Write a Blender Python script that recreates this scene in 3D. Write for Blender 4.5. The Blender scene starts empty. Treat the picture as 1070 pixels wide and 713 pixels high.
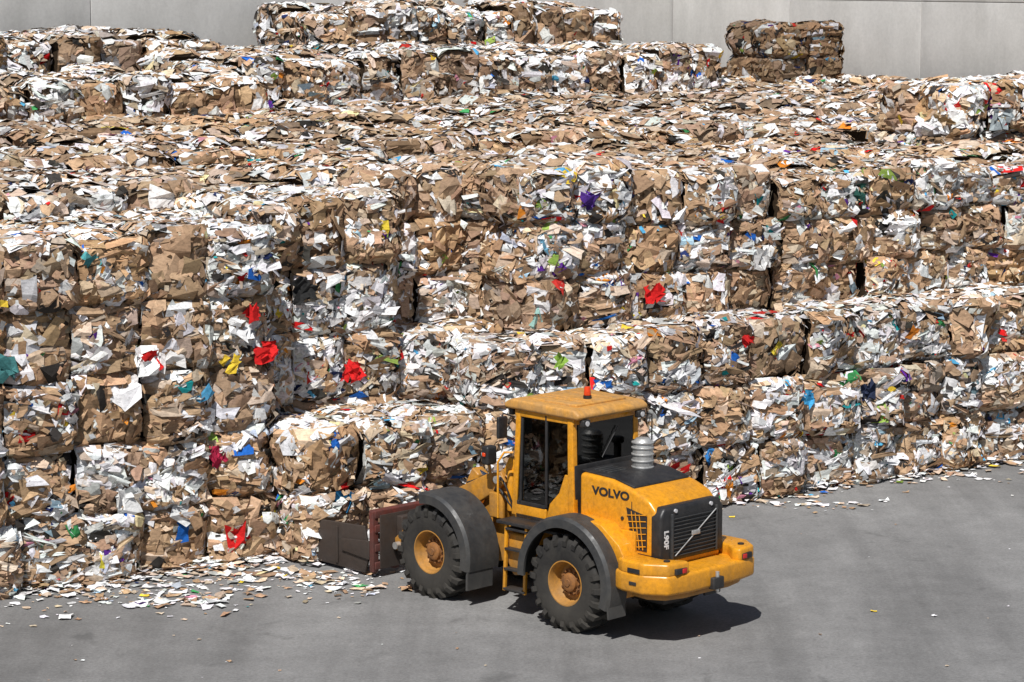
import bpy, bmesh, math, random
import numpy as np
from mathutils import Vector, Matrix
random.seed(3)
rng = np.random.default_rng(23)
scene = bpy.context.scene
scene.view_settings.view_transform = 'Standard'
scene.view_settings.look = 'None'
scene.view_settings.exposure = 0

# ------------------------------------------------------------------ camera
cam_d = bpy.data.cameras.new("camera"); cam = bpy.data.objects.new("camera", cam_d)
scene.collection.objects.link(cam)
cam.location = (0, 0, 9.9)
cam.rotation_euler = (math.radians(90 - 8.15), 0, 0)
cam_d.lens = 90.8; cam_d.sensor_width = 36; cam_d.clip_end = 3000; cam_d.clip_start = .5
scene.camera = cam

# ------------------------------------------------------------------ light
tosun = Vector((-0.25, -1.0, 0)).normalized()
EL = math.radians(53)
tosun = Vector((tosun.x * math.cos(EL), tosun.y * math.cos(EL), math.sin(EL)))
sd = bpy.data.lights.new("sun", 'SUN'); sd.energy = 5.0; sd.angle = math.radians(.5); sd.color = (1, .975, .94)
so = bpy.data.objects.new("sun", sd); scene.collection.objects.link(so)
so.rotation_euler = tosun.to_track_quat('Z', 'Y').to_euler(); so.location = (-5, -10, 40)
w = bpy.data.worlds.new("World"); scene.world = w; w.use_nodes = True
nt = w.node_tree; bg = nt.nodes['Background']
sky = nt.nodes.new('ShaderNodeTexSky'); sky.sky_type = 'NISHITA'; sky.sun_disc = False
sky.sun_elevation = EL; sky.sun_rotation = math.radians(194)
nt.links.new(sky.outputs[0], bg.inputs[0]); bg.inputs[1].default_value = .05

# ------------------------------------------------------------------ materials
def newmat(name):
    m = bpy.data.materials.new(name); m.use_nodes = True
    return m, m.node_tree, m.node_tree.nodes['Principled BSDF']

def noise(nt, scale, detail=6, rough=.6, vec=None, dist=0):
    n = nt.nodes.new('ShaderNodeTexNoise'); n.inputs['Scale'].default_value = scale
    n.inputs['Detail'].default_value = detail; n.inputs['Roughness'].default_value = rough
    n.inputs['Distortion'].default_value = dist
    if vec is not None: nt.links.new(vec, n.inputs['Vector'])
    return n.outputs['Fac']

def ramp(nt, fac, stops):
    r = nt.nodes.new('ShaderNodeValToRGB'); e = r.color_ramp.elements
    while len(e) < len(stops): e.new(.5)
    for k, (p, c) in enumerate(stops):
        e[k].position = p
        e[k].color = (c, c, c, 1) if not isinstance(c, tuple) else (*c, 1)
    nt.links.new(fac, r.inputs[0]); return r.outputs[0]

def mix(nt, a, b, fac, mode='MIX'):
    m = nt.nodes.new('ShaderNodeMix'); m.data_type = 'RGBA'; m.blend_type = mode
    for sock, val in ((m.inputs[6], a), (m.inputs[7], b), (m.inputs[0], fac)):
        if isinstance(val, (float, int)): sock.default_value = val
        elif isinstance(val, tuple): sock.default_value = (*val, 1)
        else: nt.links.new(val, sock)
    return m.outputs[2]

def coords(nt, scale=(1, 1, 1), which='Object', rot=(0, 0, 0)):
    c = nt.nodes.new('ShaderNodeTexCoord'); mp = nt.nodes.new('ShaderNodeMapping')
    mp.inputs['Scale'].default_value = scale; mp.inputs['Rotation'].default_value = rot
    nt.links.new(c.outputs[which], mp.inputs[0]); return mp.outputs[0]

# paper
M_paper, nt, p = newmat("baled_paper")
at = nt.nodes.new('ShaderNodeAttribute'); at.attribute_name = 'Col'
v = coords(nt, (1, 1, 2.2))
c = mix(nt, at.outputs['Color'], ramp(nt, noise(nt, 11, 4, .8, v), [(.32, .62), (.58, 1.08)]), 1.0, 'MULTIPLY')
nt.links.new(c, p.inputs['Base Color']); p.inputs['Roughness'].default_value = .9
p.inputs['Specular IOR Level'].default_value = .12

# ground
M_ground, nt, p = newmat("asphalt")
v = coords(nt)
a = ramp(nt, noise(nt, .12, 5, .6, v), [(.3, (.182, .179, .176)), (.7, (.236, .233, .229))])
vs = coords(nt, (1.0, .10, 1), rot=(0, 0, math.radians(-62)))
a = mix(nt, a, ramp(nt, noise(nt, .7, 5, .65, vs, .4), [(.35, .80), (.62, 1.10)]), 1.0, 'MULTIPLY')
a = mix(nt, a, ramp(nt, noise(nt, 1.3, 8, .75, v), [(.3, .78), (.7, 1.14)]), 1.0, 'MULTIPLY')
a = mix(nt, a, ramp(nt, noise(nt, 18, 5, .9, v), [(.3, .62), (.7, 1.34)]), 1.0, 'MULTIPLY')
spot = ramp(nt, noise(nt, .9, 4, .6, v, .8), [(.62, 0.0), (.72, .5)])
a = mix(nt, a, (.08, .08, .078), spot)
nt.links.new(a, p.inputs['Base Color']); p.inputs['Roughness'].default_value = .85

# concrete
M_conc, nt, p = newmat("concrete")
v = coords(nt)
a = ramp(nt, noise(nt, .35, 6, .65, v), [(.3, (.48, .47, .45)), (.7, (.60, .59, .57))])
a = mix(nt, a, ramp(nt, noise(nt, .6, 5, .7, coords(nt, (1, 1, .35))), [(.35, .86), (.6, 1.03)]), 1.0, 'MULTIPLY')
a = mix(nt, a, ramp(nt, noise(nt, 9, 5, .75, v), [(.3, .88), (.7, 1.05)]), 1.0, 'MULTIPLY')
nt.links.new(a, p.inputs['Base Color']); p.inputs['Roughness'].default_value = .9

def paint(name, col, rough=.4, dirt=.5, dirtcol=(.33, .24, .13), metal=0, sc=3.0):
    m, nt, p = newmat(name); v = coords(nt)
    f = ramp(nt, noise(nt, sc, 8, .72, v, .3), [(.40, 0.0), (.72, dirt)])
    a = mix(nt, col, dirtcol, f)
    a = mix(nt, a, ramp(nt, noise(nt, 16, 6, .75, v), [(.3, .70), (.62, 1.05)]), 1.0, 'MULTIPLY')
    st = ramp(nt, noise(nt, 7, 4, .7, coords(nt, (1, 1, .12))), [(.5, 0.0), (.75, dirt * .6)])
    a = mix(nt, a, tuple(k * .5 for k in dirtcol), st)
    g = nt.nodes.new('ShaderNodeNewGeometry'); sp = nt.nodes.new('ShaderNodeSeparateXYZ')
    nt.links.new(g.outputs['Position'], sp.inputs[0])
    mr = nt.nodes.new('ShaderNodeMapRange'); mr.inputs[1].default_value = 1.3; mr.inputs[2].default_value = .2
    mr.inputs[3].default_value = 0; mr.inputs[4].default_value = dirt * .7
    nt.links.new(sp.outputs[2], mr.inputs[0])
    a = mix(nt, a, dirtcol, mr.outputs[0])
    nt.links.new(a, p.inputs['Base Color'])
    p.inputs['Metallic'].default_value = metal
    r = ramp(nt, noise(nt, sc * 2, 5, .6, v), [(.3, max(rough - .12, .05)), (.7, min(rough + .25, 1))])
    nt.links.new(r, p.inputs['Roughness'])
    return m
M_yel = paint("yellow_paint", (.78, .325, .012), .26, .42, (.34, .19, .05))
M_yel2 = paint("dusty_yellow_paint", (.58, .25, .02), .45, .65, (.26, .165, .08))
M_roof = paint("faded_roof_paint", (.64, .31, .06), .5, .7, (.38, .25, .13))
M_blk = paint("black_plastic", (.018, .018, .02), .45, .3, (.08, .07, .06))
M_int = paint("cab_interior", (.07, .07, .07), .8, .2, (.12, .11, .10))
M_gry = paint("grey_fender_plastic", (.032, .034, .037), .45, .5, (.10, .092, .08))
M_rub = paint("tyre_rubber", (.014, .013, .013), .75, .6, (.065, .058, .047))
M_rust = paint("rusty_steel", (.05, .034, .026), .6, .6, (.035, .028, .024))
M_red = paint("red_steel", (.15, .03, .022), .6, .7, (.05, .03, .025))
M_stl = paint("silver_steel", (.6, .6, .59), .35, .3, (.35, .32, .27), .6)
M_chr = paint("chrome_rod", (.7, .7, .7), .15, .1, (.3, .3, .3), 1)
M_hub = paint("hub_paint", (.38, .15, .03), .6, .8, (.09, .05, .03), sc=9)
M_wht = paint("white_decal", (.8, .8, .8), .5, .1)
M_lampred = paint("red_lens", (.6, .02, .02), .15, .1)
M_lampor = paint("amber_beacon", (.75, .06, .01), .15, .1)
M_lampclr = paint("clear_lens", (.6, .6, .62), .1, .1)
M_blue = paint("work_shirt", (.28, .48, .72), .9, .1)
M_trs = paint("work_trousers", (.03, .04, .07), .9, .1)
M_skin = paint("skin", (.70, .45, .33), .6, .05)
M_hair = paint("hair", (.05, .03, .02), .7, .05)
M_glass = bpy.data.materials.new("tinted_glass"); M_glass.use_nodes = True
nt = M_glass.node_tree; nt.nodes.clear()
o = nt.nodes.new('ShaderNodeOutputMaterial'); ms = nt.nodes.new('ShaderNodeMixShader')
tr = nt.nodes.new('ShaderNodeBsdfTransparent'); tr.inputs[0].default_value = (.70, .77, .75, 1)
gl = nt.nodes.new('ShaderNodeBsdfGlossy'); gl.inputs['Roughness'].default_value = .02
fr = nt.nodes.new('ShaderNodeFresnel'); fr.inputs[0].default_value = 1.7
nt.links.new(fr.outputs[0], ms.inputs[0]); nt.links.new(tr.outputs[0], ms.inputs[1]); nt.links.new(gl.outputs[0], ms.inputs[2])
nt.links.new(ms.outputs[0], o.inputs[0])

# ------------------------------------------------------------------ ground
me = bpy.data.meshes.new("ground")
me.from_pydata([(-900, -300, 0), (900, -300, 0), (900, 1500, 0), (-900, 1500, 0)], [], [(0, 1, 2, 3)])
me.materials.append(M_ground)
scene.collection.objects.link(bpy.data.objects.new("ground", me))

# ------------------------------------------------------------------ stack frame
TH = math.radians(34)
O = np.array([-4.0, 43.1, 0]); R = np.array([math.cos(TH), math.sin(TH), 0]); N = np.array([-math.sin(TH), math.cos(TH), 0])
Z = np.array([0, 0, 1.0])
def P(s, d, z=0): return O + s * R + d * N + z * Z

# ------------------------------------------------------------------ paper pieces
CARD, LIGHT, WHITE, GREY, COLR, DARK = range(6)
BASE = np.array([[.44, .29, .18], [.58, .46, .35], [.87, .87, .87], [.54, .54, .54], [0, 0, 0], [.045, .04, .036]])
COLS = np.array([[.62, .015, .015], [.62, .02, .02], [.02, .13, .5], [.10, .40, .66], [.06, .30, .10], [.8, .58, .06], [.02, .30, .32],
                 [.12, .03, .28], [.7, .24, .03], [.6, .25, .33], [.33, .48, .10], [.02, .03, .1], [.35, .5, .6], [.55, .04, .03], [.7, .62, .35], [.45, .5, .58]])
STY = {'brown': [.83, .10, .04, .01, .01, .01], 'cards': [.68, .15, .10, .03, .02, .02], 'mixed': [.40, .16, .25, .09, .055, .045], 'white': [.12, .14, .54, .11, .055, .035],
       'top': [.41, .26, .19, .10, .015, .025], 'topw': [.23, .21, .41, .11, .02, .02], 'dark': [.62, .12, .06, .06, .03, .11], 'litter': [.22, .22, .46, .06, .04, 0]}
TINT = np.ones(3)
def newtint():
    t = rng.normal(0, 1); TINT[:] = [1 + .025 * t, 1, 1 - .05 * t]

def kcol(k, tone=1.0):
    n = len(k); c = BASE[k].copy(); m = k == COLR
    c[m] = COLS[rng.integers(0, len(COLS), m.sum())]
    b = rng.normal(1, .20, n).clip(.45, 1.35); b[k == WHITE] = rng.uniform(.86, 1.05, (k == WHITE).sum())
    c[k <= LIGHT] *= TINT
    c *= b[:, None] * tone
    c *= 1 + rng.normal(0, .025, (n, 3))
    return c.clip(.01, .90)
def pick(n, style): return rng.choice(6, n, p=np.array(STY[style]) / sum(STY[style]))
def colours(n, style, tone=1.0, uv=None):
    if isinstance(style, str): return kcol(pick(n, style), tone)
    cu, cv, ss = style                      # patches of one kind of paper within a bale
    d = (uv[0][:, None] - cu) ** 2 + 2.2 * (uv[1][:, None] - cv) ** 2
    d += rng.normal(0, .03, d.shape); a = d.argmin(1); k = np.zeros(n, int)
    for i, s_ in enumerate(ss):
        m = a == i; k[m] = pick(m.sum(), s_)
    return kcol(k, tone)

class Acc:
    def __init__(s): s.v = []; s.c = []; s.q = []; s.n = 0
    def add(s, verts, cols, quads):
        s.v.append(verts); s.c.append(cols); s.q.append(quads + s.n); s.n += len(verts)
    def obj(s, name):
        V = np.concatenate(s.v).astype(np.float32); C = np.concatenate(s.c); Q = np.concatenate(s.q).astype(np.int32)
        me = bpy.data.meshes.new(name)
        me.vertices.add(len(V)); me.vertices.foreach_set('co', V.ravel())
        me.loops.add(Q.size); me.loops.foreach_set('vertex_index', Q.ravel())
        me.polygons.add(len(Q)); me.polygons.foreach_set('loop_start', np.arange(0, Q.size, 4, dtype=np.int32))
        me.update(calc_edges=True)
        ca = me.color_attributes.new('Col', 'FLOAT_COLOR', 'POINT')
        ca.data.foreach_set('color', np.concatenate([C, np.ones((len(C), 1))], 1).astype(np.float32).ravel())
        me.polygons.foreach_set('use_smooth', np.zeros(len(Q), dtype=bool))
        me.materials.append(M_paper)
        ob = bpy.data.objects.new(name, me); scene.collection.objects.link(ob); return ob

WARP = [0, 0, 0, 0, 0]      # lean + two slow waves so no two bale faces are the same
def newwarp(a=1.0):
    WARP[:] = [rng.normal(0, .07) * a, rng.normal(0, .045) * a, rng.uniform(0, 6.28), rng.normal(0, .045) * a, rng.uniform(0, 6.28)]
def bulge(u, v, w, h, amp, k, edge=1.0):
    eu = np.minimum(u, w - u); ev = np.minimum(v, h - v)
    b = amp * np.abs(np.sin(k * np.pi * v / h + .35 * np.sin(3 * u + WARP[4]))) ** .6
    b = b + WARP[0] * (v / h - .5) + WARP[1] * np.sin(4 * u + WARP[2]) + WARP[3] * np.sin(5 * v + 3 * u + WARP[4])
    return b - edge * (.19 * np.exp(-np.maximum(eu, 0) / .085) + .14 * np.exp(-np.maximum(ev, 0) / .05))

G3 = np.array([[a, b] for b in (-.5, 0, .5) for a in (-.5, 0, .5)])
Q3 = np.array([[0, 1, 4, 3], [1, 2, 5, 4], [3, 4, 7, 6], [4, 5, 8, 7]])
G2 = np.array([[-.5, -.5], [.5, -.5], [.5, .5], [-.5, .5]]); Q2 = np.array([[0, 1, 2, 3]])

def sheets(acc, org, U, V, Nn, w, h, n, smin, smax, asp, rot, tilt, off, style, amp=.03, k=5, g=3, tone=1.0, vcent=None, curl=.0, edge=1.0, crum=.06, jag=.10, ucent=None, cols=None):
    n = int(n)
    if n <= 0: return
    G, Q = (G3, Q3) if g == 3 else (G2, Q2)
    u0 = rng.uniform(0, w, n) if ucent is None else ucent; v0 = rng.uniform(0, h, n) if vcent is None else vcent
    size = smin * (smax / smin) ** rng.uniform(0, 1, n)
    ar = np.exp(rng.uniform(-asp, asp, n)) if asp >= 0 else np.exp(rng.uniform(.4, -asp, n))
    sw = size * np.sqrt(ar); sh = size / np.sqrt(ar)
    th = rng.uniform(-rot, rot, n)
    g_ = np.repeat(G[None], n, 0) + rng.normal(0, jag, (n, len(G), 2))
    a = g_[:, :, 0] * sw[:, None]; b = g_[:, :, 1] * sh[:, None]
    ct, st = np.cos(th)[:, None], np.sin(th)[:, None]
    uu = (u0[:, None] + a * ct - b * st).clip(-.03, w + .03); vv = (v0[:, None] + a * st + b * ct).clip(-.04, h + .04)
    ta = rng.normal(0, tilt, n)[:, None]; tb = rng.normal(0, tilt, n)[:, None]
    hh = off[0] + (off[1] - off[0]) * rng.uniform(0, 1, n)[:, None] + a * ta + b * tb
    hh = hh + rng.normal(0, crum, (n, len(G))) * np.minimum(sw, sh)[:, None]
    hh -= curl * (np.abs(g_[:, :, 1]) * 2) ** 2 * sh[:, None]
    hh = hh + bulge(uu, vv, w, h, amp, k, edge)
    Pn = org + uu[..., None] * U + vv[..., None] * V + hh[..., None] * Nn
    C = colours(n, style, tone, (u0, v0)) if cols is None else cols
    acc.add(Pn.reshape(-1, 3), np.repeat(C, len(G), 0), (Q[None] + (np.arange(n) * len(G))[:, None, None]).reshape(-1, 4))

def bodyface(acc, org, U, V, Nn, w, h, amp, k, col, n1=6, n2=16, edge=1.0):
    u, v = np.meshgrid(np.linspace(0, w, n1), np.linspace(0, h, n2)); u = u.ravel(); v = v.ravel()
    hh = bulge(u, v, w, h, amp, k, edge) - .02 + rng.normal(0, .012, len(u))
    Pn = org + u[:, None] * U + v[:, None] * V + hh[:, None] * Nn
    i = np.arange((n1 - 1) * (n2 - 1)); r, c = i // (n1 - 1), i % (n1 - 1); a = r * n1 + c
    q = np.stack([a, a + 1, a + n1 + 1, a + n1], 1)
    cc = np.array(col)[None] * rng.uniform(.4, .9, (len(u), 1))
    acc.add(Pn, cc, q)

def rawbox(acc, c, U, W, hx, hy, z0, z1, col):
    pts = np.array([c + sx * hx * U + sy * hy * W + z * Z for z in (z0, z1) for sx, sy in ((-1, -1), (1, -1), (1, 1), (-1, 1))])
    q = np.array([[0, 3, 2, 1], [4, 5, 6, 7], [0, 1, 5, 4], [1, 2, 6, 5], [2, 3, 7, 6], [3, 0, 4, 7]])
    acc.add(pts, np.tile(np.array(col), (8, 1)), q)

def side(acc, org, U, Nn, w, h, style, det, tone):
    k = int(rng.integers(4, 7)); newwarp(); newtint()
    if style in ('brown', 'dark'):
        amp = rng.uniform(.04, .085)
        bodyface(acc, org, U, Z, Nn, w, h, amp, k, (.34, .22, .13))
        if rng.random() < .6:      # neatly layered, wires pinching the folds
            n = int(48 * det); vc = (rng.integers(0, k, n) + .5) * h / k + rng.normal(0, .02, n)
            sheets(acc, org, U, Z, Nn, w, h, n, .26, .50, -1.4, .09, .04, (.0, .045), style, amp, k, 3, tone, vcent=vc, curl=.20, crum=.06, jag=.08)
        else:                      # crushed boxes lying any way
            sheets(acc, org, U, Z, Nn, w, h, 34 * det, .28, .62, .7, .5, .10, (-.01, .05), style, amp, k, 3, tone, curl=.08, crum=.06, jag=.1)
        sheets(acc, org, U, Z, Nn, w, h, 16 * det, .14, .40, .8, .8, .18, (.03, .07), 'cards', amp, k, 3, tone)
        sheets(acc, org, U, Z, Nn, w, h, 34 * det, .03, .15, .7, 3, .4, (.04, .08), 'mixed', amp, k, 2, tone)
        if rng.random() < .5 and style == 'brown':
            sheets(acc, org, U, Z, Nn, w, h, 3, .2, .4, .5, .5, .15, (.06, .08), 'white', amp, k, 3, tone, crum=.08, jag=.16)
    else:
        amp = rng.uniform(.03, .06)
        bodyface(acc, org, U, Z, Nn, w, h, amp, k, (.28, .20, .14))
        m = 8; opts = {'mixed': (.38, .36, .26), 'white': (.10, .34, .56)}[style]
        cl = (rng.uniform(0, w, m), rng.uniform(0, h, m), [['brown', 'mixed', 'white'][i] for i in rng.choice(3, m, p=opts)])
        sheets(acc, org, U, Z, Nn, w, h, 38 * det, .20, .52, .8, .6, .12, (-.01, .05), cl, amp, k, 3, tone, curl=.10, jag=.12, crum=.05)
        sheets(acc, org, U, Z, Nn, w, h, 46 * det, .12, .30, .8, 1.4, .26, (.01, .08), cl, amp, k, 3, tone, curl=.06, jag=.12, crum=.06)
        sheets(acc, org, U, Z, Nn, w, h, 34 * det, .12, .32, -2.4, .5, .25, (.03, .09), cl, amp, k, 3, tone)
        sheets(acc, org, U, Z, Nn, w, h, 60 * det, .03, .11, .8, 3, .5, (.04, .09), cl, amp, k, 2, tone)

def top(acc, org, U, V, w, h, style, det, tone):
    newwarp(.5)
    bodyface(acc, org, U, V, Z, w, h, .02, 2, (.34, .25, .17), 7, 7, .7)
    sheets(acc, org, U, V, Z, w, h, 30 * det, .25, .6, .6, 3, .05, (.0, .04), style, .02, 2, 3, tone, edge=.7, crum=.05)
    sheets(acc, org, U, V, Z, w, h, 42 * det, .10, .28, .8, 3, .13, (.015, .05), style, .02, 2, 3, tone, edge=.7)
    sheets(acc, org, U, V, Z, w, h, 45 * det, .03, .11, .8, 3, .25, (.02, .06), style, .02, 2, 2, tone, edge=.7)

def block(s0, s1, d0, d1, z0, z1, lev, wts=(.35, .4, .25), det=1.0, tst='top', jit=.07, topj=.07, tone=1.0, sides='FLR', over={}, irr=0.0):
    acc = Acc()
    cols = max(1, round((s1 - s0) / 1.2)); rows = max(1, round((d1 - d0) / 1.25))
    wd = (d1 - d0) / rows; lh = (z1 - z0) / lev
    names = ['brown', 'mixed', 'white']
    edges = []
    for l in range(lev):                    # courses may be laid with bales of different widths
        ww_ = rng.uniform(1 - irr, 1 + irr, cols) if irr > 0 else np.ones(cols)
        edges.append(s0 + np.concatenate([[0], np.cumsum(ww_)]) / ww_.sum() * (s1 - s0))
    for i in range(cols):
        wob = rng.uniform(-.05, .05, lev + 1); wob[0] = wob[-1] = 0
        for j in range(rows):
            front = j == 0 and 'F' in sides; left = i == 0 and 'L' in sides; right = i == cols - 1 and 'R' in sides
            tj = rng.uniform(-topj, topj)
            for l in range(lev):
                istop = l == lev - 1
                if not (istop or front or left or right): continue
                ws = edges[l][i + 1] - edges[l][i]
                sc = (edges[l][i + 1] + edges[l][i]) / 2 + rng.normal(0, .045); dc = d0 + (j + .5) * wd
                if front: dc += rng.uniform(-jit, jit)
                yaw = rng.normal(0, .035)
                c = P(sc, dc)
                U = R * math.cos(yaw) + N * math.sin(yaw); W = N * math.cos(yaw) - R * math.sin(yaw)
                zb = z0 + l * lh + wob[l]; zt = z0 + (l + 1) * lh + (tj if istop else wob[l + 1])
                ww = ws * rng.uniform(.96, 1.05); dd = wd * 1.0
                rawbox(acc, c, U, W, ww / 2 - .12, dd / 2 - .12, zb + .02, zt - .11, (.05, .033, .02))  # inset core, gap shade between bales put into its dark brown colour
                st = 'dark' if tone < .7 else names[rng.choice(3, p=wts)]
                if front and (i, l) in over: st = over[(i, l)]
                tn = tone * rng.uniform(.80, 1.1)
                h = zt - zb
                if front: side(acc, c - U * ww / 2 - W * dd / 2 + Z * zb, U, -W, ww, h, st, det, tn)
                if left: side(acc, c - U * ww / 2 + W * dd / 2 + Z * zb, -W, -U, dd, h, st, det, tn)
                if right: side(acc, c + U * ww / 2 - W * dd / 2 + Z * zb, W, U, dd, h, st, det * .6, tn)
                if istop: top(acc, c - U * ww / 2 - W * dd / 2 + Z * zt, U, W, ww, dd, tst, det, tn)
    return acc

def accent(acc, s, d, z, size, col, n=3, asp=.8):
    WARP[:] = [0] * 5
    o_ = P(s, d - .03, z); n = n + 2
    sheets(acc, o_ - R * .2 - Z * .2, R, Z, -N, .4, .4, n, size * .4, size * .85, asp, 1.2, .25, (.04, .12), 'white', .0, 1, 3, edge=0, crum=.14, jag=.16,
           ucent=rng.normal(.2, size * .3, n).clip(0, .4), vcent=rng.normal(.2, size * .22, n), cols=np.array([col] * n) * rng.uniform(.8, 1.1, (n, 1)))

B = []
# left tall block (columns run left to right, levels bottom to top)
b = block(-12, 0, 0, 3.6, 0, 5.65, 5, (.40, .40, .20), 1.1, 'topw', .12, .08, irr=.05,
          over={(8, 4): 'brown', (7, 4): 'mixed', (9, 4): 'white', (8, 3): 'brown', (9, 3): 'white', (9, 2): 'brown', (9, 1): 'mixed', (9, 0): 'brown', (8, 0): 'brown',
                (7, 3): 'mixed', (7, 2): 'brown', (6, 4): 'brown', (6, 2): 'mixed', (8, 2): 'mixed', (8, 1): 'mixed', (6, 0): 'white', (6, 1): 'mixed', (5, 3): 'brown', (7, 0): 'white', (7, 1): 'mixed', (6, 3): 'brown'})
accent(b, -.25, 0, 3.6, .40, (.62, .02, .02), 4); accent(b, -.7, 0, 4.0, .35, (.85, .85, .85), 4)
accent(b, -2.4, 0, 3.6, .5, (.85, .85, .84), 4); accent(b, -2.35, -.03, 3.55, .3, (.62, .02, .02), 2)
accent(b, -4.9, 0, 3.7, .45, (.07, .22, .22), 3); accent(b, -3.4, 0, 5.35, .3, (.1, .36, .38), 2); accent(b, -1.2, 0, 1.9, .3, (.5, .03, .08), 3)
accent(b, -2.8, 0, 1.3, .45, (.85, .85, .84), 4); accent(b, -.5, 0, 4.2, .3, (.62, .02, .02), 2); accent(b, -.9, 0, 3.5, .25, (.8, .55, .05), 1); B.append(b)
# low two-high row in front, and its neighbours
b = block(0.05, 3.7, -.8, 1.2, 0, 2.26, 2, (.3, .4, .3), 1.15, 'topw', .07, over={(0, 0): 'mixed', (0, 1): 'brown', (1, 1): 'white', (2, 1): 'mixed'})
accent(b, .8, -.8, 1.0, .35, (.03, .2, .42), 3); B.append(b)
B.append(block(3.25, 5.5, 1.2, 2.4, 0, 3.38, 3, (.5, .3, .2), 1.1, 'topw', .05, sides='FL'))
b = block(0.05, 3.2, 1.2, 3.6, 0, 5.95, 5, (.2, .35, .45), 1.1, 'topw', .08, over={(0, 4): 'brown', (1, 4): 'brown', (2, 4): 'mixed', (0, 3): 'mixed', (1, 3): 'white', (2, 3): 'white', (1, 2): 'white', (2, 2): 'mixed', (0, 2): 'white'})
accent(b, 2.2, 1.2, 2.9, .32, (.62, .02, .02), 3); accent(b, .5, 1.2, 5.4, .3, (.6, .02, .02), 2); accent(b, 1.2, 1.2, 4.4, .45, (.03, .03, .03), 3); B.append(b)
# long three-high row
b = block(3.75, 31.4, -.8, .6, 0, 3.40, 3, (.10, .46, .44), 1.0, 'topw', .14, irr=.18)
accent(b, 5.3, -.8, 3.0, .25, (.3, .5, .08), 1); accent(b, 12.5, -.8, 1.9, .4, (.03, .04, .08), 3); accent(b, 8.8, -.8, 1.0, .3, (.04, .2, .5), 2); accent(b, 11, -.8, 1.8, .3, (.06, .33, .6), 2)
accent(b, 9.5, -.8, 3.1, .22, (.55, .02, .02), 2); B.append(b)
# upper tier
B.append(block(3.25, 5.5, 2.4, 3.6, 3.3, 6.3, 3, (.5, .3, .2), 1.0, 'top', .1, sides='FL', over={(0, 2): 'brown', (1, 2): 'brown'}))
b = block(5.5, 8.0, .65, 3.6, 3.3, 6.35, 3, (.4, .4, .2), 1.0, 'top', .1, over={(0, 1): 'mixed', (0, 2): 'mixed', (1, 2): 'white', (1, 1): 'mixed'})
accent(b, 6.04, .65, 5.0, .42, (.22, .5, .68), 3); accent(b, 6.95, .65, 5.75, .32, (.10, .04, .28), 5); accent(b, 5.7, .65, 3.65, .35, (.3, .5, .45), 3); B.append(b)
b = block(8.0, 31.4, .65, 3.6, 3.3, 6.0, 3, (.52, .34, .14), .95, 'top', .18, .16, irr=.15,
          over={(0, 2): 'brown', (1, 2): 'mixed', (2, 2): 'brown', (3, 2): 'mixed', (4, 2): 'mixed', (0, 1): 'brown', (5, 2): 'brown', (7, 2): 'white', (8, 2): 'white', (0, 0): 'mixed', (2, 1): 'mixed', (4, 1): 'brown'})
accent(b, 8.45, .65, 3.95, .42, (.68, .02, .02), 4); accent(b, 11, .65, 4.4, .45, (.85, .85, .84), 3); accent(b, 13.4, .65, 5.5, .35, (.03, .10, .08), 3); B.append(b)
# plateau
B.append(block(-13, 19.4, 3.6, 8.6, 4.9, 6.05, 1, (.4, .4, .2), .6, 'top', .1, .13, tone=.95, irr=.1))
B.append(block(-13, 19.4, 8.6, 13.6, 5.0, 6.28, 1, (.5, .4, .1), .48, 'top', .2, .15, tone=.95, irr=.1))
B.append(block(-13, 35, 13.6, 22, 5.1, 6.4, 1, (.5, .4, .1), .4, 'top', .2, .13, tone=.95, irr=.1))
B.append(block(19.4, 34.8, 6.9, 13.6, 5.1, 6.25, 1, (.5, .4, .1), .4, 'top', .2, .13, tone=.95, sides='F'))
b = block(19.5, 34.8, 4.2, 6.8, 5.2, 7.35, 2, (.2, .45, .35), .6, 'topw', .2, .10, over={(0, 1): 'white', (1, 1): 'mixed'}, irr=.1); accent(b, 20.8, 4.2, 6.6, .6, (.35, .4, .42), 3); B.append(b)
B.append(block(-6, 10, 18.4, 25, 6.2, 7.3, 1, (.35, .40, .25), .5, 'topw', .3, .17, irr=.15))
B.append(block(10.1, 27.4, 22, 29.5, 6.2, 7.6, 1, (.15, .40, .45), .55, 'topw', .25, .17, irr=.15))
B.append(block(-6, 12.5, 25.6, 33.5, 7, 8.1, 1, (.3, .4, .3), .45, 'topw', .35, .18, irr=.15))
B.append(block(18.7, 30.3, 31, 35.2, 7, 8.75, 1, (.3, .35, .35), .5, 'topw', .25, .20, irr=.15))
B.append(block(27.4, 35.2, 22, 34, 5.6, 6.5, 1, (.5, .4, .1), .4, 'top', .2, .16))
B.append(block(30.5, 33.2, 23.5, 26, 6.4, 8.2, 2, (1, 0, 0), .8, 'dark', .10, .14, tone=.5))
for b in B: b.obj("paper_bale_stack")

# ------------------------------------------------------------------ litter on ground
lt = Acc(); TINT[:] = 1
def litter(pts, smin, smax):
    n = len(pts); size = smin * (smax / smin) ** rng.uniform(0, 1, n)
    th = rng.uniform(0, 6.28, n); ar = np.exp(rng.uniform(-.7, .7, n) * .5)
    g_ = np.repeat(G3[None], n, 0) + rng.normal(0, .13, (n, 9, 2))
    a = g_[:, :, 0] * (size * ar)[:, None]; b = g_[:, :, 1] * (size / ar)[:, None]
    X = pts[:, 0:1] + a * np.cos(th)[:, None] - b * np.sin(th)[:, None]
    Y = pts[:, 1:2] + a * np.sin(th)[:, None] + b * np.cos(th)[:, None]
    z = pts[:, 2:3] + .012 + np.abs(rng.normal(0, .13, (n, 9))) * size[:, None]
    lt.add(np.stack([X, Y, z], 2).reshape(-1, 3), np.repeat(colours(n, 'litter'), 9, 0), (Q3[None] + (np.arange(n) * 9)[:, None, None]).reshape(-1, 4))
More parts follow.
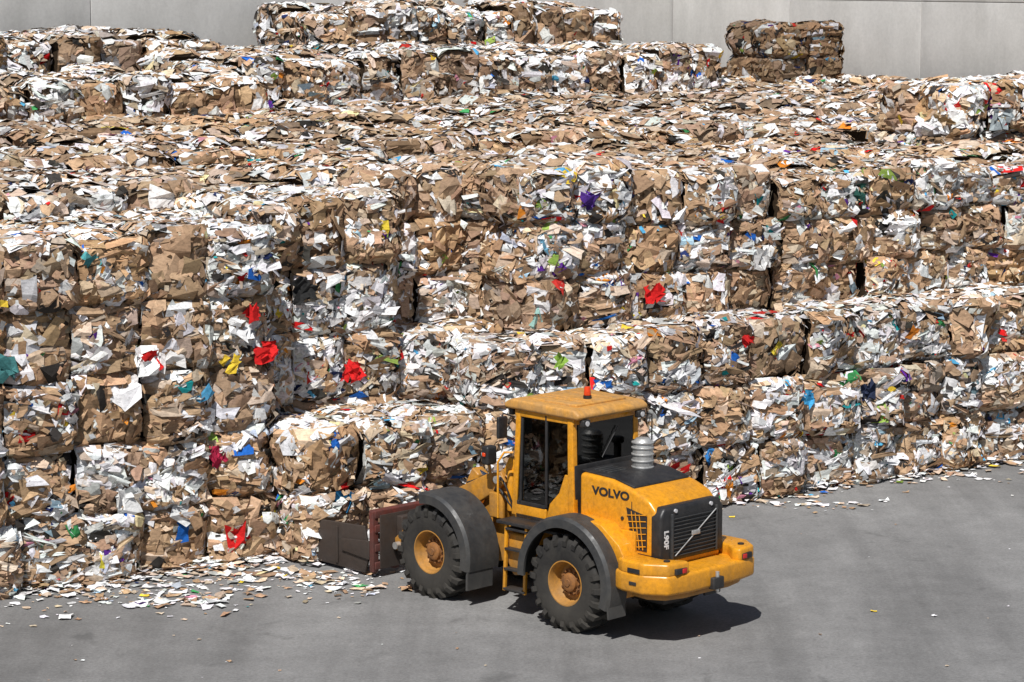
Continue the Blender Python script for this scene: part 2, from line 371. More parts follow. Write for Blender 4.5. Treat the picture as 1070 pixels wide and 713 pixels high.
def strip(s0, s1, dfront, n, spread, smin, smax, heap=0):
    s = rng.uniform(s0, s1, n); e = rng.exponential(spread, n) * (.5 + np.abs(np.sin(s * 1.3) + .5 * np.sin(s * 3.1))); d = dfront + .1 - e
    z = heap * np.exp(-e / .18) * rng.uniform(0, 1, n)
    p_ = O[None] + s[:, None] * R + d[:, None] * N; p_[:, 2] = z; litter(p_, smin, smax)
strip(-12, 0, 0, 1200, .18, .04, .24, .22); strip(-12, 0, 0, 380, .9, .03, .13)
strip(0, 31, -.8, 1300, .11, .04, .2, .18); strip(0, 31, -.8, 130, .6, .03, .13)
def clump(cx, cy, sx, sy, n, a, b):
    k = rng.normal(0, 1, (n, 2)) * [sx, sy] + [cx, cy]; litter(np.c_[k, np.zeros(n)], a, b)
clump(-5.6, 40.9, 1.5, .7, 180, .03, .22); clump(-3.3, 41.6, .9, .4, 110, .03, .24); clump(-5.2, 39.9, .5, .25, 40, .05, .25); clump(-2.6, 40.9, .5, .3, 45, .03, .2)
clump(5.6, 47.4, .8, .3, 50, .03, .2); clump(8.6, 50.2, .7, .25, 40, .03, .2)
cl = np.c_[rng.uniform(-9, 14, 100), rng.uniform(33, 49, 100), np.zeros(100)]; litter(cl, .02, .08)
lt.obj("paper_litter")

# ------------------------------------------------------------------ mesh helpers
def link(name, me, mat, parent):
    me.materials.append(mat); ob = bpy.data.objects.new(name, me); scene.collection.objects.link(ob)
    if parent: ob.parent = parent
    return ob
def finish(bm, name, mat, parent, bev=0, seg=3, ang=35):
    bmesh.ops.recalc_face_normals(bm, faces=bm.faces)
    if bev > 0:
        es = [e for e in bm.edges if len(e.link_faces) == 2 and e.calc_face_angle(0) > math.radians(20)]
        bmesh.ops.bevel(bm, geom=es, offset=bev, segments=seg, profile=.5, affect='EDGES', clamp_overlap=True)
    me = bpy.data.meshes.new(name); bm.to_mesh(me); bm.free()
    me.polygons.foreach_set('use_smooth', np.ones(len(me.polygons), dtype=bool))
    me.set_sharp_from_angle(angle=math.radians(ang))
    return link(name, me, mat, parent)
def box(name, x, y, z, mat, parent, bev=.01):
    x = sorted(x); y = sorted(y); z = sorted(z)
    bm = bmesh.new()
    vs = [bm.verts.new((a, b, c)) for a in x for b in y for c in z]
    for f in ((0, 1, 3, 2), (4, 6, 7, 5), (0, 4, 5, 1), (2, 3, 7, 6), (0, 2, 6, 4), (1, 5, 7, 3)): bm.faces.new([vs[i] for i in f])
    return finish(bm, name, mat, parent, bev)
def prism(name, pts, y0, y1, mat, parent, bev=.01, axis='y', seg=3):
    bm = bmesh.new()
    def mk(a, b, t): return (a, t, b) if axis == 'y' else ((a, b, t) if axis == 'z' else (t, a, b))
    A = [bm.verts.new(mk(a, b, y0)) for a, b in pts]; C = [bm.verts.new(mk(a, b, y1)) for a, b in pts]
    n = len(pts); bm.faces.new(A); bm.faces.new(C[::-1])
    for i in range(n): bm.faces.new((A[i], C[i], C[(i + 1) % n], A[(i + 1) % n]))
    return finish(bm, name, mat, parent, bev, seg)
def cyl(name, p0, p1, r, mat, parent, r2=None, seg=24, bev=0):
    p0 = Vector(p0); p1 = Vector(p1); d = p1 - p0; bm = bmesh.new()
    bmesh.ops.create_cone(bm, cap_ends=True, segments=seg, radius1=r, radius2=r if r2 is None else r2, depth=d.length)
    bmesh.ops.transform(bm, verts=bm.verts, matrix=Matrix.Translation((p0 + p1) / 2) @ d.to_track_quat('Z', 'Y').to_matrix().to_4x4())
    return finish(bm, name, mat, parent, bev, 2)
def tube(name, pts, r, mat, parent, smooth=False):
    cu = bpy.data.curves.new(name, 'CURVE'); cu.dimensions = '3D'; cu.bevel_depth = r; cu.bevel_resolution = 3
    sp = cu.splines.new('NURBS' if smooth else 'POLY'); sp.points.add(len(pts) - 1)
    for i, q in enumerate(pts): sp.points[i].co = (*q, 1)
    if smooth: sp.use_endpoint_u = True; sp.order_u = 3
    cu.materials.append(mat); ob = bpy.data.objects.new(name, cu); scene.collection.objects.link(ob); ob.parent = parent; return ob
def lathe(bm, prof, c=(0, 0, 0), seg=48):
    rings = []
    for k in range(seg):
        a = 2 * math.pi * k / seg
        rings.append([bm.verts.new((c[0] + r * math.cos(a), c[1] + y, c[2] + r * math.sin(a))) for r, y in prof])
    for k in range(seg):
        A, C = rings[k], rings[(k + 1) % seg]
        for i in range(len(prof) - 1): bm.faces.new((A[i], C[i], C[i + 1], A[i + 1]))
def arch(name, cx, cz, r, a0, a1, y0, y1, th, mat, parent, lip=0, n=20, rfun=None):
    """curved mudguard shell; angle 0 = towards +x, 90 = up"""
    bm = bmesh.new(); secs = []
    for k in range(n + 1):
        a = math.radians(a0 + (a1 - a0) * k / n); rr = r if rfun is None else r * rfun(k / n)
        sgn = 1 if y1 > y0 else -1
        sec = [(rr, y0), (rr + th, y0), (rr + th, y1 - sgn * .05), (rr + th - .04, y1), (rr - lip, y1), (rr - lip, y1 - sgn * th), (rr, y1 - sgn * th)]
        secs.append([bm.verts.new((cx + q * math.cos(a), y, cz + q * math.sin(a))) for q, y in sec])
    for k in range(n):
        for i in range(7): bm.faces.new((secs[k][i], secs[k + 1][i], secs[k + 1][(i + 1) % 7], secs[k][(i + 1) % 7]))
    bm.faces.new(secs[0]); bm.faces.new(secs[-1][::-1])
    return finish(bm, name, mat, parent, 0)

# ------------------------------------------------------------------ walls (cast panels with real joints)
def wall(name, a, b, height, thick, rows, pw):
    e = bpy.data.objects.new(name, None); scene.collection.objects.link(e)
    a = Vector(a); b = Vector(b); L = (b - a).length; n = max(1, round(L / pw)); d = (b - a).normalized()
    e.location = a; e.rotation_euler = (0, 0, math.atan2(d.y, d.x))
    zs = [0] + rows + [height]
    for i in range(n):
        for j in range(len(zs) - 1):
            box("panel", (i * L / n + .015, (i + 1) * L / n - .015), (0, thick), (zs[j] + (.01 if j else 0), zs[j + 1] - .01), M_conc, e, .015)
    box("core", (0.02, L - .02), (.05, thick - .05), (0, height - .05), M_conc, e, 0)
    box("coping", (0, L), (-.04, thick + .04), (height, height + .12), M_conc, e, .02)
pa, pb = P(-40, 36), P(36.3, 36)
wall("concrete_wall", pa, pb, 13, .4, [3, 6, 10.6], 7.6)
pa, pb = P(36, 35.95), P(36, -22)
wall("concrete_wall", pa, pb, 13, .4, [3, 6, 8.95], 6.2)

# ------------------------------------------------------------------ wheel loader
LD = bpy.data.objects.new("wheel_loader", None); scene.collection.objects.link(LD)
HX, HY = -.705, .709
LD.location = (1.66, 38.95, 0); LD.rotation_euler = (0, 0, math.atan2(HY, HX))
WB = 3.0
def S(sg, a, b): return (sg * a, sg * b) if sg > 0 else (sg * b, sg * a)

# wheel meshes
bm = bmesh.new()
prof = [(.33, .20), (.345, .245), (.40, .262), (.50, .272), (.60, .27), (.665, .25), (.69, .22), (.70, .12), (.702, 0)]
prof = prof + [(r, -y) for r, y in prof[-2::-1]]
lathe(bm, prof, seg=64)
NL = 20
for k in range(NL):
    for sg in (1, -1):
        a = 2 * math.pi * (k + (.25 if sg < 0 else 0)) / NL
        dw = .068
        def pt(aa, r, y): return bm.verts.new((r * math.cos(aa), y * sg, r * math.sin(aa)))
        secs = []
        for (y, r0, r1, sk) in ((-.02, .69, .768, 0), (.10, .69, .768, .07), (.235, .67, .758, .10), (.285, .58, .665, .105)):
            secs.append([pt(a + sk - dw, r0, y), pt(a + sk - dw * .8, r1, y + (.0 if y < .25 else .012)), pt(a + sk + dw * .8, r1, y + (.0 if y < .25 else .012)), pt(a + sk + dw, r0, y)])
        for i in range(3):
            for q in range(4): bm.faces.new((secs[i][q], secs[i + 1][q], secs[i + 1][(q + 1) % 4], secs[i][(q + 1) % 4]))
        bm.faces.new(secs[0]); bm.faces.new(secs[-1][::-1])
def fin2(bm, name, mat):
    bmesh.ops.recalc_face_normals(bm, faces=bm.faces)
    m_ = bpy.data.meshes.new(name); bm.to_mesh(m_); bm.free(); m_.materials.append(mat)
    m_.polygons.foreach_set('use_smooth', np.ones(len(m_.polygons), dtype=bool)); m_.set_sharp_from_angle(angle=math.radians(35)); return m_
tyre_me = fin2(bm, "tyre", M_rub)
bm = bmesh.new()
lathe(bm, [(.0, -.2), (.33, -.2), (.33, .2), (.352, .235), (.352, .25), (.335, .25), (.325, .22), (.31, .17), (.30, .08), (.27, .04), (.235, .03), (.225, .05), (.20, .06)])
rim_me = fin2(bm, "rim", M_yel2)
bm = bmesh.new()
lathe(bm, [(.215, .055), (.21, .10), (.15, .115), (.14, .17), (.11, .19), (.06, .19), (.055, .205), (0, .205)], seg=32)
for k in range(12):
    a = 2 * math.pi * k / 12
    bmesh.ops.create_cone(bm, cap_ends=True, segments=6, radius1=.017, radius2=.017, depth=.05,
        matrix=Matrix.Translation((.18 * math.cos(a), .12, .18 * math.sin(a))) @ Matrix.Rotation(math.pi / 2, 4, 'X'))
hub_me = fin2(bm, "hub", M_hub)
for nm, x, sg in (("front_left", WB, 1), ("front_right", WB, -1), ("rear_left", 0, 1), ("rear_right", 0, -1)):
    for part, m_ in (("tyre", tyre_me), ("rim", rim_me), ("hub", hub_me)):
        ob = bpy.data.objects.new(part + "_" + nm, m_); scene.collection.objects.link(ob); ob.parent = LD
        ob.location = (x, sg * .97, .745); ob.rotation_euler = (0, random.uniform(0, 6), 0) if sg > 0 else (0, random.uniform(0, 6), math.pi)
for x in (0, WB):
    cyl("axle", (x, -.8, .745), (x, .8, .745), .15, M_yel2, LD)
    box("axle_case", (x - .24, x + .24), (-.28, .28), (.48, 1.0), M_yel2, LD, .08)

# rear frame, hood
box("rear_frame", (-1.25, 1.35), (-.46, .46), (.62, 1.25), M_yel2, LD, .03)
box("belly", (-1.2, 1.0), (-.3, .3), (.45, .65), M_blk, LD, .03)
hood = [(.20, 1.2), (.20, 2.36), (-.45, 2.33), (-.95, 2.22), (-1.22, 2.12), (-1.37, 1.97), (-1.44, 1.6), (-1.44, 1.1), (-.9, 1.1)]
prism("hood", hood, -.70, .70, M_yel, LD, .07, seg=4)
prism("hood_deck", [(.22, 2.355), (.22, 2.392), (-.45, 2.362), (-.86, 2.272), (-.86, 2.22), (-.45, 2.32)], -.62, .62, M_blk, LD, .015)
for k in range(4):
    xx = .06 - .09 * k
    box("deck_louvre", (xx - .02, xx + .02), (.1, .5), (2.36, 2.402 - .004 * k), M_gry, LD, .006)
box("hood_seam", (-.895, -.88), (-.7035, .7035), (1.3, 2.06), M_blk, LD, 0)
box("hood_seam", (-1.42, -.9), (-.7035, .7035), (1.285, 1.295), M_blk, LD, 0)
for sg in (1, -1):
    prism("side_vent", [(-.78, 1.96), (-1.20, 1.88), (-1.20, 1.34), (-.92, 1.34)], *S(sg, .698, .708), M_blk, LD, 0)
    for k in range(6):
        z = 1.38 + .095 * k
        tube("vent_bar", [(-1.19, sg * .715, z + .04), (-.91 + .022 * k, sg * .715, z - .01)], .008, M_yel, LD)
    for k in range(3):
        tube("vent_bar", [(-.98 - .075 * k, sg * .716, 1.36), (-.89 - .08 * k, sg * .716, 1.92 - .015 * k)], .007, M_yel, LD)
    prism("side_skirt", [(.1, 1.25), (.1, 1.6), (-1.0, 1.62), (-1.0, 1.15)], *S(sg, .70, .75), M_yel, LD, .01)
    cyl("hood_latch", (-.70, sg * .70, 1.78), (-.70, sg * .712, 1.78), .03, M_blk, LD)
# rear grille wraps the full width of the tail
GX = -1.485
prism("grille_surround", [(-.712, 1.2), (-.712, 1.90), (-.62, 2.03), (.62, 2.03), (.712, 1.90), (.712, 1.2)], GX, GX + .22, M_blk, LD, .05, axis='x')
prism("grille_mesh", [(-.50, 1.26), (-.50, 1.90), (.46, 1.90), (.46, 1.26)], GX - .01, GX + .04, M_blk, LD, 0, axis='x')
for k in range(11):
    z = 1.28 + .056 * k
    box("grille_slat", (GX - .035, GX), (-.50, .46), (z, z + .012), M_gry, LD, .004)
for y in (-.52, .48): box("grille_edge", (GX - .04, GX + .005), (y - .02, y + .02), (1.24, 1.93), M_gry, LD, .01)
tube("grille_bar", [(GX - .045, .44, 1.29), (GX - .045, -.48, 1.88)], .009, M_stl, LD)
box("grille_badge", (GX - .06, GX - .03), (-.11, .07), (1.55, 1.62), M_stl, LD, .01)
for y in (.40, -.40): cyl("rear_lamp_round", (GX, y, 1.965), (GX - .025, y, 1.965), .03, M_lampclr, LD)

# counterweight
cw = [(-.95, 1.14), (-1.15, 1.20), (-1.55, 1.20), (-1.88, .98), (-1.95, .6), (-1.95, -.6), (-1.88, -.98), (-1.55, -1.20), (-1.15, -1.20), (-.95, -1.14)]
prism("counterweight", cw, .82, 1.13, M_yel, LD, .05, axis='z')
cw2 = [(-1.1, .95), (-1.45, 1.0), (-1.72, .85), (-1.80, .5), (-1.80, -.5), (-1.72, -.85), (-1.45, -1.0), (-1.1, -.95)]
prism("counterweight_keel", cw2, .70, .84, M_yel2, LD, .05, axis='z')
for sg in (1, -1):
    pts = [(-1.0, 1.13 * sg), (-1.15, 1.19 * sg), (-1.55, 1.19 * sg), (-1.87, .97 * sg), (-1.94, .58 * sg), (-1.80, .54 * sg), (-1.55, .74 * sg), (-1.0, .74 * sg)]
    prism("counterweight_shoulder", pts, 1.10, 1.30, M_yel, LD, .04, axis='z')
    box("tail_lamp_recess", (-1.935, -1.84), S(sg, .62, .86), (1.13, 1.22), M_blk, LD, .01)
    box("tail_lamp", (-1.945, -1.86), S(sg, .64, .73), (1.14, 1.21), M_lampred, LD, .008)
    box("side_slot", (-1.50, -1.26), S(sg, 1.16, 1.202), (1.13, 1.20), M_blk, LD, .005)
    box("side_slot", (-1.44, -1.30), S(sg, 1.16, 1.212), (.95, 1.0), M_blk, LD, .005)
    cyl("lifting_eye", (-1.72, sg * .84, 1.29), (-1.72, sg * .84, 1.32), .05, M_blk, LD)
box("tow_hitch", (-2.02, -1.9), (-.12, .12), (.80, .98), M_blk, LD, .02)
cyl("hitch_pin", (-1.98, 0, .76), (-1.98, 0, 1.06), .03, M_stl, LD)

# mudguards
for sg in (1, -1):
    arch("rear_mudguard_inner", 0, .745, .90, 8, 188, sg * .55, sg * .95, .035, M_yel, LD, 0, 24, lambda t: 1 + .05 * math.sin(t * math.pi))
    arch("rear_mudguard", 0, .745, .93, 0, 196, sg * .90, sg * 1.30, .04, M_gry, LD, .13, 28, lambda t: 1 + .07 * math.sin(t * math.pi))
    prism("mud_flap", [(-.90, .70), (-.94, .70), (-.96, .36), (-.93, .36)], *S(sg, .9, 1.27), M_gry, LD, 0)
    prism("guard_deck", [(.35, 1.66), (-.1, 1.75), (-.55, 1.70), (-.92, 1.44), (-1.05, 1.24), (-1.0, 1.14), (-.8, 1.2), (-.5, 1.55), (0, 1.66)], *S(sg, .68, 1.02), M_yel, LD, .02)
    arch("front_mudguard", WB, .745, .93, 80, 190, sg * .62, sg * 1.30, .04, M_gry, LD, .14, 20, lambda t: 1 + .03 * math.sin(t * math.pi))
    prism("front_guard_flap", [(WB - .90, .62), (WB - .945, .62), (WB - .93, .28), (WB - .89, .28)], *S(sg, .72, 1.27), M_gry, LD, 0)
    tube("guard_stay", [(WB - .5, sg * .45, 1.2), (WB - .55, sg * .7, 1.45), (WB - .6, sg * .8, 1.43)], .03, M_yel2, LD)

# steps / tanks between the axles
for sg in (1, -1):
    prism("side_tank", [(.95, .68), (.98, 1.28), (1.55, 1.28), (1.55, .9), (1.35, .6)], *S(sg, .46, .98), M_yel2, LD, .04)
    yo = 1.02
    for xs in (1.02, 1.46): prism("ladder_rail", [(xs - .02, .36), (xs + .03, .36), (xs - .02, 1.46), (xs - .07, 1.46)], *S(sg, yo, yo + .05), M_yel, LD, .006)
    for z in (.38, .70, 1.02, 1.34): box("ladder_tread", (1.0 - (z - .4) * .05, 1.46 - (z - .4) * .05), S(sg, yo - .16, yo + .07), (z, z + .035), M_blk, LD, .006)
    box("catwalk", (.15, 1.6), S(sg, .7, 1.1), (1.42, 1.47), M_blk, LD, .01)
    tube("grab_rail", [(1.68, sg * .98, 1.47), (1.68, sg * .98, 2.35), (1.62, sg * .9, 2.5), (1.52, sg * .8, 2.5)], .018, M_yel, LD)

# cab
CX0, CX1, CY, CZ0, CZ1 = .29, 1.55, .73, 1.42, 3.15
box("cab_floor", (CX0, CX1), (-CY, CY), (CZ0, 1.55), M_blk, LD, .02)
for sg in (1, -1):
    prism("cab_side_panel", [(CX0, 1.5), (CX0, 2.28), (.48, 2.28), (.60, 1.98), (.80, 1.78), (.88, 1.5)], *S(sg, CY - .05, CY), M_yel, LD, .01)
    prism("cab_sill", [(.88, 1.46), (.88, 1.68), (CX1, 1.68), (CX1, 1.46)], *S(sg, CY - .05, CY), M_yel, LD, .01)
    prism("rear_pillar", [(CX0 - .02, 1.5), (CX0 + .02, CZ1), (CX0 + .13, CZ1), (CX0 + .11, 1.5)], *S(sg, CY - .09, CY + .01), M_yel, LD, .012)
    prism("mid_pillar", [(.86, 1.70), (.86, CZ1), (.90, CZ1), (.90, 1.70)], *S(sg, CY - .047, CY + .003), M_blk, LD, .006)
    prism("front_pillar", [(CX1 - .02, 1.5), (CX1 - .12, CZ1), (CX1 - .02, CZ1), (CX1 + .08, 1.5)], *S(sg, CY - .053, CY + .003), M_yel, LD, .012)
    prism("side_rail", [(CX0, 3.07), (CX0, CZ1 + .02), (CX1, CZ1 + .02), (CX1, 3.07)], *S(sg, CY - .052, CY + .002), M_yel, LD, .008)
    yg = sg * (CY - .025)
    prism("side_glass", [(CX0 + .11, 2.27), (CX0 + .12, 3.08), (CX1 - .1, 3.08), (CX1 - .02, 1.67), (.88, 1.67), (.82, 1.78), (.61, 1.97), (.49, 2.27)], yg - .004, yg + .004, M_glass, LD, 0)
    prism("door_frame", [(.90, 1.68), (.90, 1.74), (CX1 - .04, 1.74), (CX1 - .04, 1.68)], *S(sg, CY - .046, CY + .004), M_blk, LD, .004)
    prism("door_frame_front", [(CX1 - .13, 1.7), (CX1 - .17, 3.05), (CX1 - .13, 3.05), (CX1 - .09, 1.7)], *S(sg, CY - .046, CY + .004), M_blk, LD, .004)
    box("door_handle", (.92, 1.02), S(sg, .735, .76), (1.95, 1.98), M_blk, LD, .005)
box("cab_rear_panel", (CX0 - .01, CX0 + .04), (-.71, .71), (1.5, 2.44), M_blk, LD, .01)
box("rear_glass", (CX0 + .02, CX0 + .028), (-.62, .62), (2.44, 3.08), M_glass, LD, 0)
box("rear_header", (CX0 - .005, CX0 + .05), (-.68, .68), (3.07, 3.16), M_yel, LD, .008)
prism("front_glass", [(CX1 + .05, 1.6), (CX1 - .07, 3.09), (CX1 - .062, 3.09), (CX1 + .058, 1.6)], -.68, .68, M_glass, LD, 0)
box("front_header", (CX1 - .13, CX1 - .03), (-.70, .70), (3.07, 3.16), M_yel, LD, .008)
box("cab_front_panel", (CX1 - .02, CX1 + .07), (-.70, .70), (1.45, 1.65), M_yel, LD, .01)
prism("roof", [(.15, 3.16), (.13, 3.24), (.25, 3.31), (1.6, 3.34), (1.75, 3.26), (1.73, 3.18)], -.79, .79, M_roof, LD, .045, seg=4)
box("roof_pad", (.4, 1.45), (-.56, .56), (3.30, 3.352), M_roof, LD, .02)
for y in (-.3, 0.15, .3): box("roof_rib", (.45, 1.4), (y - .02, y + .02), (3.34, 3.366), M_roof, LD, .01)
box("headliner", (.35, 1.46), (-.67, .67), (3.10, 3.15), M_int, LD, .01)
tube("wiper", [(CX0 - .005, .1, 2.5), (CX0 - .01, -.25, 2.95)], .008, M_blk, LD)
for y in (-.62, .62):
    box("rear_work_lamp", (.11, .21), (y - .08, y + .08), (3.05, 3.16), M_blk, LD, .02)
    cyl("rear_work_lens", (.11, y, 3.105), (.10, y, 3.105), .04, M_lampclr, LD)
    box("front_work_lamp", (1.64, 1.73), (y - .08, y + .08), (3.06, 3.17), M_blk, LD, .02)
cyl("beacon_base", (.70, 0, 3.35), (.70, 0, 3.40), .065, M_blk, LD)
cyl("beacon", (.70, 0, 3.40), (.70, 0, 3.54), .058, M_lampor, LD, r2=.048, bev=.015)
for sg in (1, -1):
    tube("mirror_arm", [(1.53, sg * .75, 3.05), (1.62, sg * .92, 3.12), (1.60, sg * .98, 3.05)], .014, M_blk, LD)
    box("mirror", (1.56, 1.62), S(sg, .88, 1.08), (2.74, 3.08), M_blk, LD, .02)
tube("rear_mirror_arm", [(.32, -.76, 3.1), (.2, -.94, 3.05), (.2, -.94, 2.65)], .012, M_blk, LD)
# interior
SX, SY = .20, .16
box("seat_base", (.60 + SX, 1.0 + SX), (-.24 + SY, .24 + SY), (1.55, 1.88), M_int, LD, .04)
box("seat_cushion", (.56 + SX, 1.04 + SX), (-.27 + SY, .27 + SY), (1.88, 2.0), M_int, LD, .05)
prism("seat_back", [(.45 + SX, 1.95), (.36 + SX, 2.50), (.45 + SX, 2.53), (.59 + SX, 1.98)], -.24 + SY, .24 + SY, M_int, LD, .04)
box("headrest", (.34 + SX, .43 + SX), (-.12 + SY, .12 + SY), (2.53, 2.70), M_int, LD, .04)
box("console", (.60, 1.05), (-.50, -.34), (1.9, 2.15), M_int, LD, .03)
box("side_console", (.95, 1.45), (-.66, -.52), (1.55, 2.35), M_int, LD, .03)
prism("dash", [(1.30, 1.55), (1.38, 2.05), (1.48, 2.05), (1.50, 1.55)], -.4, .4, M_int, LD, .03)
tube("steering_column", [(1.40, SY, 2.0), (1.30, SY, 2.25)], .03, M_blk, LD)
bm = bmesh.new()
nu, nv = 28, 8; gr = []
for i in range(nu):
    a = 2 * math.pi * i / nu; row = []
    for j in range(nv):
        b = 2 * math.pi * j / nv; rr = .19 + .014 * math.cos(b)
        q = Matrix.Rotation(math.radians(-35), 3, 'Y') @ Vector((rr * math.cos(a), rr * math.sin(a), .014 * math.sin(b)))
        row.append(bm.verts.new(q + Vector((1.31, SY, 2.28))))
    gr.append(row)
for i in range(nu):
    for j in range(nv): bm.faces.new((gr[i][j], gr[(i + 1) % nu][j], gr[(i + 1) % nu][(j + 1) % nv], gr[i][(j + 1) % nv]))
finish(bm, "steering_wheel", M_blk, LD)

# exhaust
EX, EY = -.22, -.27
cyl("exhaust_stack", (EX, EY, 2.32), (EX, EY, 2.76), .16, M_stl, LD, bev=.01)
for z in (2.36, 2.46, 2.56, 2.66, 2.74): cyl("exhaust_ring", (EX, EY, z), (EX, EY, z + .025), .178, M_stl, LD, bev=.008)
cyl("exhaust_cap", (EX, EY, 2.76), (EX, EY, 2.82), .16, M_stl, LD, r2=.10, bev=.01)
cyl("air_intake", (.10, -.50, 2.35), (.10, -.50, 2.62), .06, M_blk, LD)
cyl("air_intake_cap", (.10, -.50, 2.62), (.10, -.50, 2.72), .10, M_blk, LD, bev=.02)

# lettering
def text(name, s, size, loc, rot, mat, wide=1.0):
    cu = bpy.data.curves.new(name, 'FONT'); cu.body = s; cu.size = size; cu.extrude = .002; cu.offset = .006 * size / .15
    cu.align_x = 'CENTER'; cu.align_y = 'CENTER'; cu.materials.append(mat)
    ob = bpy.data.objects.new(name, cu); scene.collection.objects.link(ob); ob.parent = LD; ob.location = loc; ob.rotation_euler = rot; ob.scale = (wide, 1, 1); return ob
text("maker_lettering", "VOLVO", .175, (-.46, .7055, 2.12), (math.pi / 2, 0, math.pi), M_blk, 1.3)
text("maker_lettering", "VOLVO", .175, (-.46, -.7055, 2.12), (math.pi / 2, 0, 0), M_blk, 1.3)
text("type_decal", "L90F", .13, (GX - .003, .595, 1.55), (math.pi / 2, math.radians(90), -math.pi / 2), M_wht, 1.1)

# front frame and boom
box("centre_joint", (1.3, 1.9), (-.22, .22), (.6, 1.35), M_yel2, LD, .04)
prism("front_frame", [(1.75, .62), (1.75, 1.25), (2.05, 1.4), (3.3, 1.3), (3.65, .95), (3.55, .55)], -.42, .42, M_yel2, LD, .03)
for sg in (1, -1):
    prism("boom_tower", [(1.82, 1.2), (1.92, 1.98), (2.1, 2.12), (2.3, 2.02), (2.7, 1.3)], *S(sg, .34, .42), M_yel2, LD, .02)
    prism("lift_arm", [(1.98, 1.92), (2.08, 2.08), (2.4, 2.0), (3.2, 1.62), (3.95, 1.15), (4.58, .62), (4.55, .42), (4.38, .42), (3.75, .85), (3.1, 1.2), (2.2, 1.75)], *S(sg, .44, .53), M_yel2, LD, .02)
    cyl("lift_cylinder", (2.35, sg * .58, 1.05), (2.95, sg * .58, 1.25), .075, M_yel2, LD)
    cyl("lift_rod", (2.9, sg * .58, 1.22), (3.3, sg * .58, 1.40), .04, M_chr, LD)
    for (x, z) in ((2.1, 1.96), (4.47, .52), (3.32, 1.42)): cyl("pin", (x, sg * .30, z), (x, sg * .62, z), .06, M_stl, LD)
    tube("lamp_bracket", [(2.30, sg * .42, 1.8), (2.20, sg * .62, 1.95), (2.15, sg * .72, 2.28)], .025, M_yel2, LD)
    box("head_lamp_housing", (2.05, 2.21), S(sg, .62, .84), (2.22, 2.52), M_blk, LD, .04)
    cyl("head_lamp_lens", (2.20, sg * .73, 2.38), (2.225, sg * .73, 2.38), .08, M_lampclr, LD)
    box("turn_lamp", (2.09, 2.15), S(sg, .84, .87), (2.36, 2.42), M_lampor, LD, .01)
cyl("cross_tube", (3.2, -.45, 1.42), (3.2, .45, 1.42), .12, M_yel2, LD)
prism("bell_crank", [(3.0, 1.85), (3.16, 1.95), (3.4, 1.5), (3.7, 1.1), (3.58, 1.0), (3.1, 1.4)], -.12, .12, M_yel2, LD, .03)
cyl("tilt_cylinder", (2.1, 0, 1.6), (2.7, 0, 1.75), .085, M_yel2, LD)
cyl("tilt_rod", (2.65, 0, 1.74), (3.1, 0, 1.86), .045, M_chr, LD)
cyl("tilt_link", (3.62, 0, 1.06), (4.5, 0, .85), .05, M_yel2, LD)
for k in range(4):
    y = .30 - .07 * k
    tube("hydraulic_hose", [(1.55, y, 1.3), (1.7, y + .05, 1.75 + .05 * k), (1.95, y + .03, 1.9), (2.3, y * .5, 1.7), (2.8, y * .4, 1.85 + .03 * k), (3.2, y * .6, 1.7)], .018, M_blk, LD, True)
for sg in (1, -1):
    tube("hydraulic_hose", [(1.6, sg * .5, 1.3), (1.8, sg * .66, 1.7), (2.1, sg * .62, 1.9), (2.25, sg * .5, 1.7)], .02, M_blk, LD, True)
    tube("hydraulic_hose", [(1.65, sg * .55, 1.3), (1.7, sg * .72, 1.85), (1.95, sg * .7, 2.1), (2.1, sg * .5, 1.9)], .016, M_blk, LD, True)
box("valve_block", (1.95, 2.25), (.42, .62), (1.35, 1.75), M_yel2, LD, .02)
cyl("accumulator", (1.80, .56, 1.5), (1.80, .56, 2.15), .07, M_yel, LD, bev=.02)
prism("hose_guard", [(1.72, 1.9), (1.72, 2.3), (1.86, 2.36), (2.0, 2.1)], .36, .56, M_yel, LD, .02)
# bale clamp
box("coupler_plate", (4.42, 4.56), (-.5, .5), (.35, 1.0), M_rust, LD, .02)
for z in (.14, .44, .76, 1.0): box("clamp_beam", (4.58, 4.74), (-.95, .95), (z, z + .13), M_red, LD, .015)
for y in (-.92, -.46, 0, .46, .92): box("clamp_post", (4.60, 4.70), (y - .06, y + .06), (.10, 1.12), M_red, LD, .01)
box("clamp_back_plate", (4.565, 4.59), (-.85, .85), (.15, 1.05), M_rust, LD, .005)
for sg in (1, -1):
    y = .90
    prism("clamp_arm", [(4.85, .05), (4.75, .35), (4.85, .84), (6.1, .78), (6.32, .62), (6.32, .08)], *S(sg, y, y + .05), M_rust, LD, .012)
    prism("clamp_arm_rib", [(4.7, .3), (4.7, .62), (5.4, .56), (5.4, .36)], *S(sg, y + .05, y + .09), M_rust, LD, .012)
    prism("clamp_arm_rib", [(5.5, .12), (5.5, .74), (5.56, .74), (5.56, .12)], *S(sg, y + .05, y + .08), M_rust, LD, .008)
    cyl("clamp_cylinder", (4.66, sg * .15, .68), (4.66, sg * .8, .68), .05, M_blk, LD)

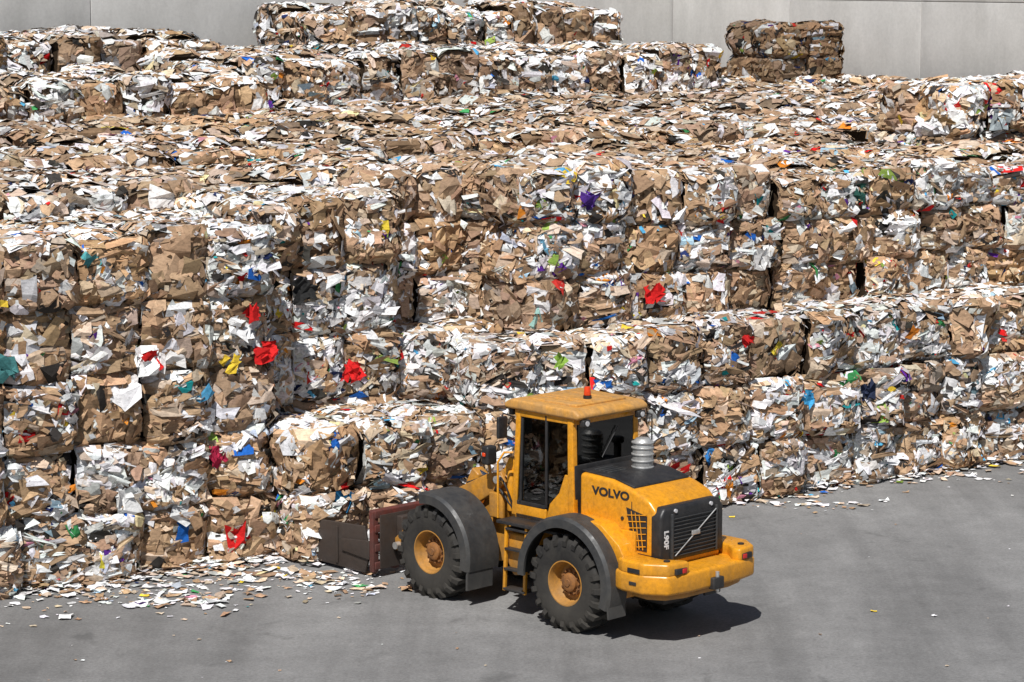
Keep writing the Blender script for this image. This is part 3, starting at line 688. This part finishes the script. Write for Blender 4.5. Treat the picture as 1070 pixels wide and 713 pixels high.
# operator in the seat, leaning forward to watch the clamp
def skin(name, verts, edges, rad, mat, sub=1):
    me = bpy.data.meshes.new(name); me.from_pydata(verts, edges, []); ob = link(name, me, mat, LD)
    md = ob.modifiers.new('skin', 'SKIN'); md.use_smooth_shade = True
    if me.skin_vertices:
        for i, r in enumerate(rad): me.skin_vertices[0].data[i].radius = (r, r)
        me.skin_vertices[0].data[0].use_root = True
    s_ = ob.modifiers.new('sub', 'SUBSURF'); s_.levels = s_.render_levels = sub
    ob.location = (SX, SY, 0)
    return ob
skin("operator_upper_body", [(.70, 0, 2.08), (.76, 0, 2.26), (.83, 0, 2.44), (.87, 0, 2.53),
    (.84, .19, 2.45), (.92, .27, 2.22), (1.07, .19, 2.31), (.84, -.19, 2.45), (.92, -.27, 2.22), (1.07, -.19, 2.31)],
    [(0, 1), (1, 2), (2, 3), (2, 4), (4, 5), (5, 6), (2, 7), (7, 8), (8, 9)],
    [.15, .145, .15, .07, .075, .055, .04, .075, .055, .04], M_blue, 2)
skin("operator_legs", [(.70, 0, 2.06), (.76, .10, 2.07), (1.10, .13, 2.09), (1.13, .13, 1.70), (1.24, .13, 1.62), (.76, -.10, 2.07), (1.10, -.13, 2.09), (1.13, -.13, 1.70), (1.24, -.13, 1.62)],
    [(0, 1), (1, 2), (2, 3), (3, 4), (0, 5), (5, 6), (6, 7), (7, 8)], [.13, .09, .065, .05, .04, .09, .065, .05, .04], M_trs, 2)
skin("operator_head", [(.88, 0, 2.55), (.90, 0, 2.64), (.93, 0, 2.72), (.93, 0, 2.79), (1.03, 0, 2.68)], [(0, 1), (1, 2), (2, 3), (2, 4)], [.055, .07, .095, .075, .02], M_skin, 2)
skin("operator_hair", [(.89, 0, 2.74), (.90, 0, 2.81), (.94, 0, 2.84)], [(0, 1), (1, 2)], [.09, .085, .06], M_hair, 2)
for sg in (1, -1):
    vs = [(1.06, sg * .19, 2.31), (1.10, sg * .19, 2.32)]; es = [(0, 1)]; rr = [.03, .035]
    for k in range(4):
        i = len(vs); y = sg * (.19 + (k - 1.5) * .022)
        vs += [(1.13, y, 2.335), (1.16, y, 2.315), (1.15, y, 2.285)]; es += [(1, i), (i, i + 1), (i + 1, i + 2)]; rr += [.011, .010, .009]
    i = len(vs); vs += [(1.10, sg * .15, 2.31), (1.12, sg * .14, 2.28)]; es += [(1, i), (i, i + 1)]; rr += [.012, .010]
    skin("operator_hand", vs, es, rr, M_skin, 1)
